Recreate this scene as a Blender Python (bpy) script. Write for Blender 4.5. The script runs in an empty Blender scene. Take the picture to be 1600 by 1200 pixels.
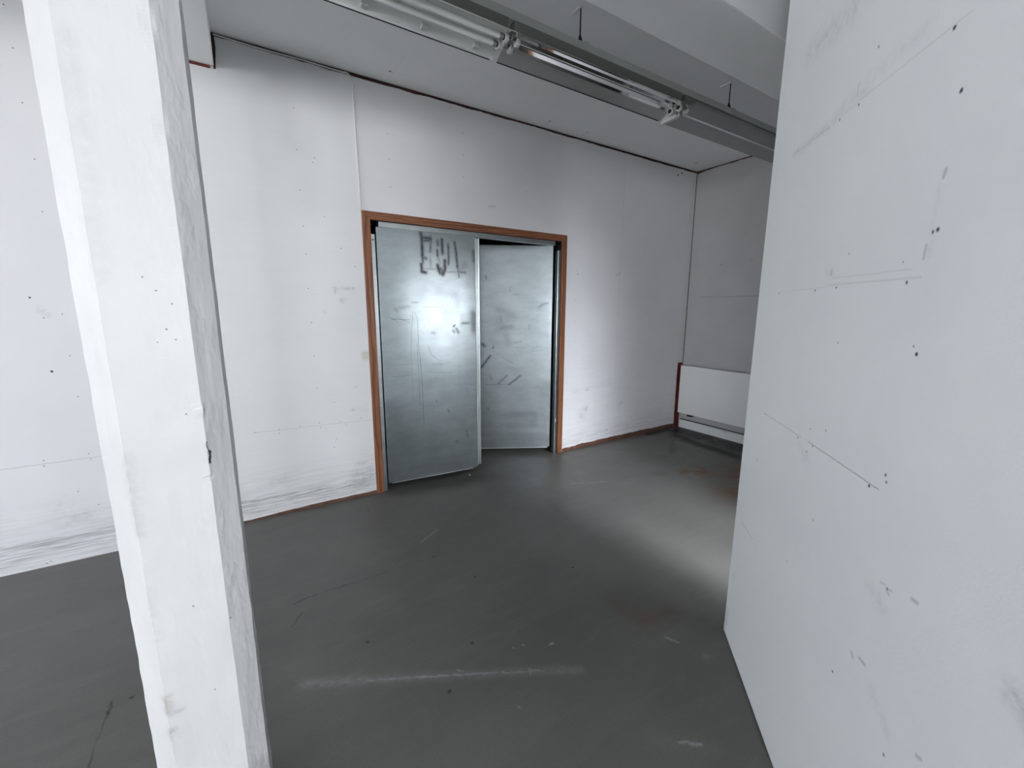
import bpy, bmesh, math, random
import numpy as np
from mathutils import Vector, Matrix, noise as mnoise

random.seed(7)
rng = np.random.default_rng(11)
SC = bpy.context.scene
COL = SC.collection

# ------------------------------------------------------------------ camera
EYE = 1.45
FPX = 651.5
YAW, PITCH, ROLL = 0.56123, -0.176973, 0.004095
fw = Vector((math.sin(YAW) * math.cos(PITCH), math.cos(YAW) * math.cos(PITCH), math.sin(PITCH)))
r0 = Vector((math.cos(YAW), -math.sin(YAW), 0))
u0 = r0.cross(fw)
rt = math.cos(ROLL) * r0 + math.sin(ROLL) * u0
up = -math.sin(ROLL) * r0 + math.cos(ROLL) * u0
cd = bpy.data.cameras.new('camera')
cd.sensor_fit = 'HORIZONTAL'
cd.sensor_width = 36.0
cd.lens = 36.0 * FPX / 1600.0
cd.clip_start = 0.02
cam = bpy.data.objects.new('camera', cd)
COL.objects.link(cam)
cam.matrix_world = Matrix(((rt.x, up.x, -fw.x, 0), (rt.y, up.y, -fw.y, 0), (rt.z, up.z, -fw.z, EYE), (0, 0, 0, 1)))
SC.camera = cam

# ------------------------------------------------------------------ colour management, world, daylight
SC.view_settings.view_transform = 'Standard'
SC.view_settings.look = 'None'
SC.view_settings.gamma = 1.0
SC.view_settings.use_curve_mapping = False
SC.view_settings.exposure = 1.55
SC.cycles.max_bounces = 10
SC.cycles.diffuse_bounces = 7
SC.cycles.glossy_bounces = 5
SC.cycles.sample_clamp_indirect = 6.0
SC.cycles.caustics_reflective = False

SKY = 11.0
w = bpy.data.worlds.new('overcast_sky')
SC.world = w
w.use_nodes = True
wn = w.node_tree
wn.nodes.clear()
wo = wn.nodes.new('ShaderNodeOutputWorld')
wb = wn.nodes.new('ShaderNodeBackground')
wt = wn.nodes.new('ShaderNodeTexCoord')
ws = wn.nodes.new('ShaderNodeSeparateXYZ')
wr = wn.nodes.new('ShaderNodeValToRGB')
wn.links.new(wt.outputs['Generated'], ws.inputs[0])
wm = wn.nodes.new('ShaderNodeMapRange')
wm.inputs[1].default_value = -1
wm.inputs[2].default_value = 1
wn.links.new(ws.outputs['Z'], wm.inputs[0])
wn.links.new(wm.outputs[0], wr.inputs[0])
cr = wr.color_ramp
cr.elements[0].position = 0.46
cr.elements[0].color = (0.98, 0.98, 1.0, 1)
cr.elements[1].position = 0.53
cr.elements[1].color = (0.87, 0.895, 0.95, 1)
wn.links.new(wr.outputs[0], wb.inputs[0])
wb.inputs[1].default_value = SKY
wn.links.new(wb.outputs[0], wo.inputs[0])

# windows of the room (all behind or beside the camera): wall, span, sill, head
REAR_Y, LEFT_X, RIGHT_X, BACK_Y, CEIL = -10.0, -8.0, 4.525, 3.2228, 3.01
INNER_Y, SIDE_X, BAY_Y = -0.40, 0.40, -1.6      # small bay behind the partition
REAR_WIN = [(-3.1, -1.1), (-0.9, 0.98)]
BAY_WIN = [(1.95, 2.40, 0.25, 2.85), (2.50, 3.05, 0.75, 2.7)]
LEFT_WIN = [(-6.2, -4.6), (0.5, 1.6)]
SILL, HEAD = 0.70, 2.85


def portal(name, loc, normal, sx, sz):
    l = bpy.data.lights.new(name, 'AREA')
    l.shape = 'RECTANGLE'
    l.size, l.size_y = sx, sz
    l.cycles.is_portal = True
    o = bpy.data.objects.new(name, l)
    COL.objects.link(o)
    o.location = loc
    o.rotation_euler = Vector(normal).to_track_quat('-Z', 'Z').to_euler()
    return o


for a, b in REAR_WIN:
    portal('window_daylight', ((a + b) / 2, REAR_Y - 0.22, (SILL + HEAD) / 2), (0, 1, 0), b - a, HEAD - SILL)
for a, b in LEFT_WIN:
    portal('window_daylight', (LEFT_X - 0.22, (a + b) / 2, (SILL + HEAD) / 2), (1, 0, 0), b - a, HEAD - SILL)

for a, b, c, d in BAY_WIN:
    portal('window_daylight', ((a + b) / 2, BAY_Y - 0.22, (c + d) / 2), (0, 1, 0), b - a, d - c)

# extra area lamp added in the unseen bay window to boost the floor light strip
bl = bpy.data.lights.new('bay_boost_lamp', 'AREA')
bl.shape = 'RECTANGLE'
bl.size, bl.size_y = 0.22, 1.8
bl.energy = 35
bl.color = (0.90, 0.95, 1.0)
bl.spread = math.radians(100)
bo = bpy.data.objects.new('bay_boost_lamp', bl)
COL.objects.link(bo)
bo.location = (2.175, BAY_Y - 0.05, 1.85)
bo.rotation_euler = Vector((0.03, 1, -0.80)).to_track_quat('-Z', 'Z').to_euler()

# ------------------------------------------------------------------ helpers


def tag(o, label=None, cat=None, group=None, kind=None):
    if label: o['label'] = label
    if cat: o['category'] = cat
    if group: o['group'] = group
    if kind: o['kind'] = kind
    return o


def link(name, me, mats, parent=None):
    o = bpy.data.objects.new(name, me)
    COL.objects.link(o)
    for m in (mats if isinstance(mats, (list, tuple)) else [mats]):
        me.materials.append(m)
    if parent is not None:
        o.parent = parent
    return o


def obj(name, bm, mats, parent=None, smooth=False):
    bmesh.ops.recalc_face_normals(bm, faces=bm.faces)
    me = bpy.data.meshes.new(name)
    bm.to_mesh(me)
    bm.free()
    if smooth:
        me.polygons.foreach_set('use_smooth', [True] * len(me.polygons))
        me.set_sharp_from_angle(angle=math.radians(40))
    return link(name, me, mats, parent)


def empty(name, loc=(0, 0, 0), rz=0.0):
    o = bpy.data.objects.new(name, None)
    o.empty_display_size = 0.1
    COL.objects.link(o)
    o.location = loc
    o.rotation_euler = (0, 0, rz)
    return o


def add_box(bm, x0, x1, y0, y1, z0, z1, bev=0.0, mi=0):
    v = [bm.verts.new(p) for p in ((x0, y0, z0), (x1, y0, z0), (x1, y1, z0), (x0, y1, z0),
                                   (x0, y0, z1), (x1, y0, z1), (x1, y1, z1), (x0, y1, z1))]
    fs = [bm.faces.new([v[i] for i in q]) for q in
          ((0, 3, 2, 1), (4, 5, 6, 7), (0, 1, 5, 4), (1, 2, 6, 5), (2, 3, 7, 6), (3, 0, 4, 7))]
    for f in fs: f.material_index = mi
    if bev > 0:
        es = list({e for f in fs for e in f.edges})
        r = bmesh.ops.bevel(bm, geom=es, offset=bev, segments=2, profile=0.5, affect='EDGES')
        for f in r['faces']: f.material_index = mi


def add_tube(bm, pts, r, seg=10, caps=True, r2=None):
    pts = [Vector(p) for p in pts]
    rings = []
    n = len(pts)
    ref = None
    for i, p in enumerate(pts):
        t = (pts[min(i + 1, n - 1)] - pts[max(i - 1, 0)]).normalized()
        if ref is None:
            ref = Vector((0, 0, 1)) if abs(t.z) < 0.9 else Vector((1, 0, 0))
        a = (ref - t * ref.dot(t)).normalized()
        b = t.cross(a)
        ref = a
        rr = r if r2 is None else r + (r2 - r) * i / max(1, n - 1)
        rings.append([bm.verts.new(p + a * rr * math.cos(k * 2 * math.pi / seg) + b * rr * math.sin(k * 2 * math.pi / seg)) for k in range(seg)])
    for A, B in zip(rings, rings[1:]):
        for k in range(seg):
            bm.faces.new((A[k], A[(k + 1) % seg], B[(k + 1) % seg], B[k]))
    if caps:
        bm.faces.new(rings[0][::-1])
        bm.faces.new(rings[-1])


def add_prism(bm, poly, axis, a, b, mi=0):
    """poly: closed list of 2D points; axis 'x': points are (y,z); 'y': (x,z); 'z': (x,y)."""
    def P(q, t):
        return {'x': (t, q[0], q[1]), 'y': (q[0], t, q[1]), 'z': (q[0], q[1], t)}[axis]
    A = [bm.verts.new(P(q, a)) for q in poly]
    B = [bm.verts.new(P(q, b)) for q in poly]
    n = len(poly)
    fs = [bm.faces.new(A[::-1]), bm.faces.new(B)]
    for i in range(n):
        fs.append(bm.faces.new((A[i], A[(i + 1) % n], B[(i + 1) % n], B[i])))
    for f in fs: f.material_index = mi


def add_sheet(bm, prof, t, x0, x1):
    """folded sheet: open (y,z) profile of thickness t extruded along x."""
    n = len(prof)
    P = [Vector((p[0], p[1])) for p in prof]
    off = []
    for i in range(n):
        d = (P[min(i + 1, n - 1)] - P[max(i - 1, 0)]).normalized()
        off.append(P[i] + Vector((-d.y, d.x)) * t)
    poly = [tuple(p) for p in P] + [tuple(p) for p in off[::-1]]
    A = [bm.verts.new((x0, q[0], q[1])) for q in poly]
    B = [bm.verts.new((x1, q[0], q[1])) for q in poly]
    m = len(poly)
    for i in range(m):
        bm.faces.new((A[i], A[(i + 1) % m], B[(i + 1) % m], B[i]))
    for i in range(n - 1):
        j, k = m - 1 - i, m - 2 - i
        bm.faces.new((A[i], A[j], A[k], A[i + 1]))
        bm.faces.new((B[i], B[i + 1], B[k], B[j]))


def jag_strip(x0, x1, z0, ztop, amp, step=0.03, sx=6.0, seed=0.0):
    """ragged-edged board seen from the front: list of (x, z) points."""
    n = max(2, int((x1 - x0) / step))
    top = []
    for i in range(n + 1):
        x = x0 + (x1 - x0) * i / n
        z = ztop(x) if callable(ztop) else ztop
        z += amp * (mnoise.noise(Vector((x * sx, seed, 0.3))) + 0.6 * mnoise.noise(Vector((x * sx * 4.1, seed + 5, 0.7))))
        top.append((x, z))
    return [(x0, z0), (x1, z0)] + top[::-1]


# ---- painted surface grids with per-point wear attributes
def seg_dist(px, py, a, b):
    ax, ay = a
    bx, by = b
    dx, dy = bx - ax, by - ay
    L = dx * dx + dy * dy
    t = np.clip(((px - ax) * dx + (py - ay) * dy) / max(L, 1e-9), 0, 1)
    return np.hypot(px - ax - dx * t, py - ay - dy * t)


def strokes(px, py, items):
    """items: (points, half width, amount)"""
    out = np.zeros_like(px)
    for pts, wd, am in items:
        if len(pts) == 1: pts = [pts[0], pts[0]]
        d = np.full_like(px, 9.0)
        for a, b in zip(pts, pts[1:]):
            d = np.minimum(d, seg_dist(px, py, a, b))
        out = np.maximum(out, am * np.exp(-(d / wd) ** 2))
    return out


def grid_mesh(name, us, vs, place, hole=None, attrs=None, extra=None):
    """Grid over us x vs placed by place(u,v)->xyz arrays, hole(uc,vc)->bool mask of removed cells,
    attrs: {name: fn(u,v)}; extra(bm) adds the body behind."""
    U, V = np.meshgrid(us, vs, indexing='ij')
    nu, nv = U.shape
    X, Y, Z = place(U, V)
    co = np.stack([X, Y, Z], -1).reshape(-1, 3)
    idx = np.arange(nu * nv).reshape(nu, nv)
    q = np.stack([idx[:-1, :-1], idx[1:, :-1], idx[1:, 1:], idx[:-1, 1:]], -1)
    if hole is not None:
        uc = (U[:-1, :-1] + U[1:, 1:]) / 2
        vc = (V[:-1, :-1] + V[1:, 1:]) / 2
        q = q[~hole(uc, vc)]
    q = q.reshape(-1, 4)
    used = np.zeros(len(co), bool)
    used[q.ravel()] = True
    remap = np.cumsum(used) - 1
    co2 = co[used]
    q = remap[q]
    ev, ef = [], []
    if extra is not None:
        bm = bmesh.new()
        extra(bm)
        bmesh.ops.recalc_face_normals(bm, faces=bm.faces)
        bm.verts.index_update()
        ev = [tuple(v.co) for v in bm.verts]
        ef = [[v.index + len(co2) for v in f.verts] for f in bm.faces]
        bm.free()
    nvt = len(co2) + len(ev)
    me = bpy.data.meshes.new(name)
    me.vertices.add(nvt)
    me.vertices.foreach_set('co', np.concatenate([co2.ravel(), np.array(ev, float).ravel()]) if ev else co2.ravel())
    loops = np.concatenate([q.ravel(), np.array([i for f in ef for i in f], int)]) if ef else q.ravel()
    sizes = np.concatenate([np.full(len(q), 4), np.array([len(f) for f in ef], int)]) if ef else np.full(len(q), 4)
    starts = np.concatenate([[0], np.cumsum(sizes)[:-1]])
    me.loops.add(len(loops))
    me.loops.foreach_set('vertex_index', loops.astype(np.int32))
    me.polygons.add(len(sizes))
    me.polygons.foreach_set('loop_start', starts.astype(np.int32))
    me.update(calc_edges=True)
    me.validate()
    for an, fn in (attrs or {}).items():
        a = me.attributes.new(an, 'FLOAT', 'POINT')
        val = np.zeros(nvt)
        val[:len(co2)] = fn(U, V).ravel()[used]
        a.data.foreach_set('value', val)
    return me


# ---- node helpers
class NT:
    def __init__(s, name):
        s.m = bpy.data.materials.new(name)
        s.m.use_nodes = True
        s.t = s.m.node_tree
        s.t.nodes.clear()
        s.out = s.t.nodes.new('ShaderNodeOutputMaterial')
        s.b = s.t.nodes.new('ShaderNodeBsdfPrincipled')
        s.t.links.new(s.b.outputs[0], s.out.inputs[0])

    def put(s, sock, v):
        if isinstance(v, bpy.types.NodeSocket):
            s.t.links.new(v, sock)
        elif isinstance(v, (tuple, list)) and len(v) == 3 and sock.type == 'RGBA':
            sock.default_value = (*v, 1)
        else:
            sock.default_value = v

    def pos(s):
        return s.t.nodes.new('ShaderNodeTexCoord').outputs['Object']

    def sep(s, v):
        n = s.t.nodes.new('ShaderNodeSeparateXYZ')
        s.put(n.inputs[0], v)
        return n.outputs

    def comb(s, x=0.0, y=0.0, z=0.0):
        n = s.t.nodes.new('ShaderNodeCombineXYZ')
        for i, v in enumerate((x, y, z)): s.put(n.inputs[i], v)
        return n.outputs[0]

    def ma(s, op, a, b=0.0, c=0.0, clamp=False):
        n = s.t.nodes.new('ShaderNodeMath')
        n.operation = op
        n.use_clamp = clamp
        s.put(n.inputs[0], a)
        s.put(n.inputs[1], b)
        if op in ('MULTIPLY_ADD', 'SMOOTH_MIN', 'WRAP', 'COMPARE'): s.put(n.inputs[2], c)
        return n.outputs[0]

    def vm(s, op, a, b=(0, 0, 0), scale=None):
        n = s.t.nodes.new('ShaderNodeVectorMath')
        n.operation = op
        s.put(n.inputs[0], a)
        if op == 'SCALE':
            s.put(n.inputs['Scale'], scale)
        else:
            s.put(n.inputs[1], b)
        return n.outputs['Value'] if op in ('DOT_PRODUCT', 'DISTANCE', 'LENGTH') else n.outputs[0]

    def mr(s, v, a, b, c=0.0, d=1.0, smooth=False):
        n = s.t.nodes.new('ShaderNodeMapRange')
        if smooth: n.interpolation_type = 'SMOOTHSTEP'
        for i, k in enumerate((v, a, b, c, d)): s.put(n.inputs[i], k)
        return n.outputs[0]

    def noise(s, vec, scale, detail=4.0, rough=0.55, dist=0.0, color=False):
        n = s.t.nodes.new('ShaderNodeTexNoise')
        s.put(n.inputs['Vector'], vec)
        n.inputs['Scale'].default_value = scale
        n.inputs['Detail'].default_value = detail
        n.inputs['Roughness'].default_value = rough
        n.inputs['Distortion'].default_value = dist
        return n.outputs['Color' if color else 'Fac']

    def voro(s, vec, scale, feature='F1'):
        n = s.t.nodes.new('ShaderNodeTexVoronoi')
        n.feature = feature
        s.put(n.inputs['Vector'], vec)
        n.inputs['Scale'].default_value = scale
        return n.outputs

    def mul3(s, v, k):
        return s.vm('MULTIPLY', v, k)

    def mix(s, f, a, b, mode='MIX'):
        n = s.t.nodes.new('ShaderNodeMix')
        n.data_type = 'RGBA'
        n.blend_type = mode
        s.put(n.inputs[0], f)
        s.put(n.inputs[6], a)
        s.put(n.inputs[7], b)
        return n.outputs[2]

    def attr(s, name):
        n = s.t.nodes.new('ShaderNodeAttribute')
        n.attribute_name = name
        return n.outputs['Fac']

    def ramp(s, f, stops):
        n = s.t.nodes.new('ShaderNodeValToRGB')
        s.put(n.inputs[0], f)
        e = n.color_ramp.elements
        while len(e) < len(stops): e.new(0.5)
        for k, (p, c) in zip(e, stops):
            k.position = p
            k.color = (*c, 1) if len(c) == 3 else c
        return n.outputs[0]

    def bump(s, h, strength=0.2, dist=0.01, prev=None):
        n = s.t.nodes.new('ShaderNodeBump')
        n.inputs['Strength'].default_value = strength
        n.inputs['Distance'].default_value = dist
        s.put(n.inputs['Height'], h)
        if prev is not None: s.put(n.inputs['Normal'], prev)
        return n.outputs[0]

    def dots(s, P, pts, soft=0.0012):
        """P: 2D position packed in a vector with z = 0. pts: (x, y, radius). 1 inside a dot."""
        d = None
        for x, y, r in pts:
            k = s.ma('SUBTRACT', s.vm('DISTANCE', P, (x, y, 0)), r)
            d = k if d is None else s.ma('MINIMUM', d, k)
        return s.mr(d, -soft, soft, 1.0, 0.0)

    def segs(s, P, items, soft=0.0010):
        """items: (a, b, half width) line marks. 1 inside."""
        d = None
        for a, b, wd in items:
            a3, ba = (a[0], a[1], 0), (b[0] - a[0], b[1] - a[1], 0)
            L = ba[0] ** 2 + ba[1] ** 2
            pa = s.vm('SUBTRACT', P, a3)
            h = s.ma('MULTIPLY', s.vm('DOT_PRODUCT', pa, ba), 1.0 / L, clamp=True)
            n = s.t.nodes.new('ShaderNodeVectorMath')
            n.operation = 'SCALE'
            n.inputs[0].default_value = ba
            s.put(n.inputs['Scale'], h)
            k = s.ma('SUBTRACT', s.vm('DISTANCE', pa, n.outputs[0]), wd)
            d = k if d is None else s.ma('MINIMUM', d, k)
        return s.mr(d, -soft, soft, 1.0, 0.0)

    def fin(s, color, rough, normal=None, metal=0.0, spec=0.5):
        s.put(s.b.inputs['Base Color'], color)
        s.put(s.b.inputs['Roughness'], rough)
        s.put(s.b.inputs['Metallic'], metal)
        s.b.inputs['Specular IOR Level'].default_value = spec
        if normal is not None: s.put(s.b.inputs['Normal'], normal)
        return s.m


def plain(name, col, rough=0.5, metal=0.0, spec=0.5, vary=0.06, scale=30.0, bump=0.05):
    n = NT(name)
    P = n.pos()
    k = n.noise(P, scale, 4)
    c = n.mix(n.mr(k, 0.3, 0.7), tuple(x * (1 - vary) for x in col), tuple(min(1, x * (1 + vary)) for x in col))
    return n.fin(c, rough, n.bump(k, bump, 0.002) if bump else None, metal, spec)


# ------------------------------------------------------------------ materials
WALL_DOTS = [(0.373, 2.712), (0.372, 2.464), (0.474, 2.433), (0.461, 2.403), (0.372, 2.218), (0.373, 1.992), (0.376, 1.813),
             (0.605, 1.868), (0.689, 1.749), (0.374, 1.586), (0.508, 2.066), (0.378, 1.355), (0.376, 1.124), (0.378, 0.891),
             (0.487, 0.776), (-0.021, 0.625), (0.118, 0.624), (0.117, 0.596), (0.248, 0.627), (0.377, 0.634), (0.38, 0.598),
             (0.52, 0.622), (0.557, 0.599), (0.667, 0.63), (0.483, 0.494), (0.464, 0.433), (0.065, 0.033), (0.369, 0.039),
             (0.589, 0.036), (0.686, 0.079), (-0.841, 0.96), (-1.02, 0.619), (-1.023, 0.589), (-0.839, 0.625), (-0.835, 0.591),
             (-0.91, 0.413), (-0.837, 0.313), (-1.088, 0.019), (-1.071, 0.028), (-0.845, 2.69), (-0.847, 2.449), (-0.84, 2.191),
             (-0.847, 1.937), (-0.842, 1.415), (-0.843, 1.189), (-0.915, 1.396), (-0.85, 2.874), (0.966, 2.68), (0.97, 2.514), (1.564, 2.807), (1.563, 2.65),
             (1.562, 2.488), (0.972, 2.324), (2.165, 2.642), (2.167, 2.469), (2.752, 2.744), (2.755, 2.553), (2.763, 2.362),
             (2.763, 1.825), (2.762, 1.543), (2.771, 2.083), (2.762, 1.331), (2.765, 1.129), (2.782, 0.611),
             (3.344, 1.193), (3.357, 0.94), (3.348, 0.651), (3.355, 0.609), (4.358, 0.818), (3.355, 1.419)]
WALL_BIG = [(-0.923, 1.109, 0.0085), (-0.952, 1.501, 0.007), (2.78, 1.795, 0.007), (4.192, 2.922, 0.014), (4.252, 2.956, 0.014)]


def make_wall_material():
    n = NT('white_painted_board_wall')
    P = n.pos()
    x, y, z = n.sep(P)
    P2 = n.comb(x, z, 0.0)
    wob = n.vm('ADD', P2, n.mul3(n.vm('SUBTRACT', n.noise(P, 120, 2, color=True), (0.5, 0.5, 0.5)), (0.004, 0.004, 0)))
    big = n.noise(P, 1.3, 3)
    base = n.mix(n.mr(big, 0.35, 0.65), (0.78, 0.785, 0.80), (0.83, 0.83, 0.845))
    # the boards left and right of the joint were painted from different tins; left of the column dimmer light is painted in as grey
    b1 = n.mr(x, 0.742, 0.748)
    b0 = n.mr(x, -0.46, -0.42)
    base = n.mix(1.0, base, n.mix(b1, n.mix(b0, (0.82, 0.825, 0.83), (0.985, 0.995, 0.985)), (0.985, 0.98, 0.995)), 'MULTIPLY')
    # horizontal brush streaks of thin paint
    st = n.noise(n.mul3(P, (1.2, 1, 22)), 2.2, 5, 0.6)
    base = n.mix(n.mr(st, 0.45, 0.75, 0.0, 0.10), base, (0.68, 0.685, 0.69))
    # worn, streaky board along the floor
    ws = n.noise(n.mul3(P, (2.0, 1, 46)), 2.6, 6, 0.7)
    wf = n.ma('MULTIPLY', n.attr('worn'), n.mr(ws, 0.38, 0.64))
    base = n.mix(wf, base, (0.22, 0.22, 0.23))
    # soft grime
    gn = n.noise(n.mul3(P, (1, 1, 1.6)), 34, 5, 0.65)
    gf = n.ma('MULTIPLY', n.attr('dirt'), n.mr(gn, 0.36, 0.64))
    base = n.mix(gf, base, (0.13, 0.13, 0.145))
    film_shade = n.ma('MULTIPLY', n.attr('film_shade'), n.mr(n.noise(P, 5, 4), 0.2, 0.75, 0.35, 1.0))  # broad soft darkening; at the top left it is painted-in shade
    base = n.mix(film_shade, base, (0.42, 0.42, 0.43))
    d = n.dots(wob, [(a, b, 0.0026) for a, b in WALL_DOTS] + [(a, b, r * 0.7) for a, b, r in WALL_BIG], 0.0016)
    lines = n.segs(wob, [((-3.4, 0.594), (-0.4, 0.602), 0.0010), ((-0.04, 0.622), (0.752, 0.607), 0.0006)], 0.0014)
    seam = n.segs(wob, [((3.363, 3.0), (3.363, 0.06), 0.0008), ((0.744, 3.0), (0.750, 2.14), 0.0014)], 0.0018)
    marks = n.ma('MAXIMUM', d, n.ma('MULTIPLY', lines, 0.55))
    marks = n.ma('MAXIMUM', marks, n.ma('MULTIPLY', seam, n.mr(z, 0.8, 2.6, 0.10, 0.5)))
    col = n.mix(marks, base, (0.035, 0.033, 0.035))
    h = n.ma('ADD', n.ma('MULTIPLY', n.noise(P, 90, 3), 0.5), n.ma('MULTIPLY', marks, -1.0))
    return n.fin(col, n.mr(big, 0.3, 0.7, 0.42, 0.55), n.bump(h, 0.07, 0.003), spec=0.4)


PART_DOTS = [(0.626, 2.046, 4), (0.868, 1.946, 7), (0.912, 1.825, 7), (0.572, 1.949, 4.5), (0.483, 1.95, 5), (0.914, 1.596, 7), (0.902, 1.594, 5),
             (0.624, 1.59, 3), (0.833, 1.548, 2), (0.205, 1.51, 4), (0.468, 1.507, 4.5), (0.584, 1.51, 4.5), (0.854, 1.506, 5.5),
             (0.63, 1.369, 3.5), (0.915, 1.369, 6.5), (0.904, 1.383, 3), (0.202, 1.076, 4), (0.48, 1.07, 4.5), (0.574, 1.074, 4),
             (0.545, 1.047, 4), (0.548, 1.117, 3), (0.632, 1.135, 3.5), (0.841, 1.07, 6), (0.887, 1.113, 5), (0.893, 1.1, 4), (0.172, 0.888, 4),
             (0.632, 0.878, 3.5), (0.516, 0.679, 3), (0.819, 0.573, 5), (1.019, 0.572, 4.5), (0.948, 0.893, 4), (0.26, 2.43, 4), (0.94, 0.36, 4)]


def make_partition_material():
    n = NT('pale_grey_painted_partition')
    P = n.pos()
    x, y, z = n.sep(P)
    P2 = n.comb(x, z, 0.0)
    wob = n.vm('ADD', P2, n.mul3(n.vm('SUBTRACT', n.noise(P, 90, 2, color=True), (0.5, 0.5, 0.5)), (0.004, 0.004, 0)))
    big = n.noise(P, 2.0, 3)
    base = n.mix(n.mr(big, 0.35, 0.65), (0.76, 0.79, 0.805), (0.80, 0.825, 0.84))
    gn = n.noise(P, 40, 5, 0.65)
    gf = n.ma('MULTIPLY', n.attr('dirt'), n.mr(gn, 0.36, 0.62))
    base = n.mix(gf, base, (0.17, 0.18, 0.19))
    d = n.dots(wob, [(a, b, r * 0.0006) for a, b, r in PART_DOTS], 0.0018)
    lines = n.segs(wob, [((0.202, 1.076), (0.5, 1.077), 0.0006), ((0.545, 1.078), (0.874, 1.075), 0.0011)], 0.0012)
    fl = n.segs(wob, [((0.208, 1.513), (0.539, 1.514), 0.0004), ((0.539, 1.518), (0.891, 1.514), 0.0012), ((0.558, 1.535), (0.863, 1.531), 0.0006),
                      ((0.198, 1.959), (0.425, 1.954), 0.0012), ((0.586, 1.957), (0.905, 1.950), 0.0008), ((0.45, 1.955), (0.6, 1.956), 0.0004)], 0.0022)
    sm = n.segs(wob, [((0.905, 1.688), (0.908, 1.700), 0.003), ((0.889, 1.548), (0.891, 1.572), 0.002), ((0.558, 1.973), (0.56, 2.002), 0.001),
                      ((0.926, 0.893), (0.940, 0.896), 0.0012), ((0.948, 0.893), (0.962, 0.897), 0.0012), ((0.949, 0.888), (0.956, 0.885), 0.002),
                      ((1.014, 0.919), (1.028, 0.921), 0.003), ((0.874, 0.678), (0.882, 0.671), 0.003), ((0.902, 0.689), (0.923, 0.690), 0.0035),
                      ((0.078, 0.583), (0.219, 0.583), 0.001),  
                       ((1.09, 0.658), (1.1, 0.663), 0.003), ((0.549, 1.545), (0.549, 1.557), 0.002)], 0.003)
    m = n.ma('MAXIMUM', d, n.ma('MULTIPLY', lines, 0.6))
    m = n.ma('MAXIMUM', m, n.ma('MULTIPLY', fl, 0.22))
    m = n.ma('MAXIMUM', m, n.ma('MULTIPLY', sm, 0.4))
    col = n.mix(m, base, (0.05, 0.05, 0.055))
    h = n.ma('ADD', n.noise(P, 160, 3, 0.6), n.ma('MULTIPLY', m, -1.0))
    return n.fin(col, 0.5, n.bump(h, 0.14, 0.003), spec=0.4)


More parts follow.
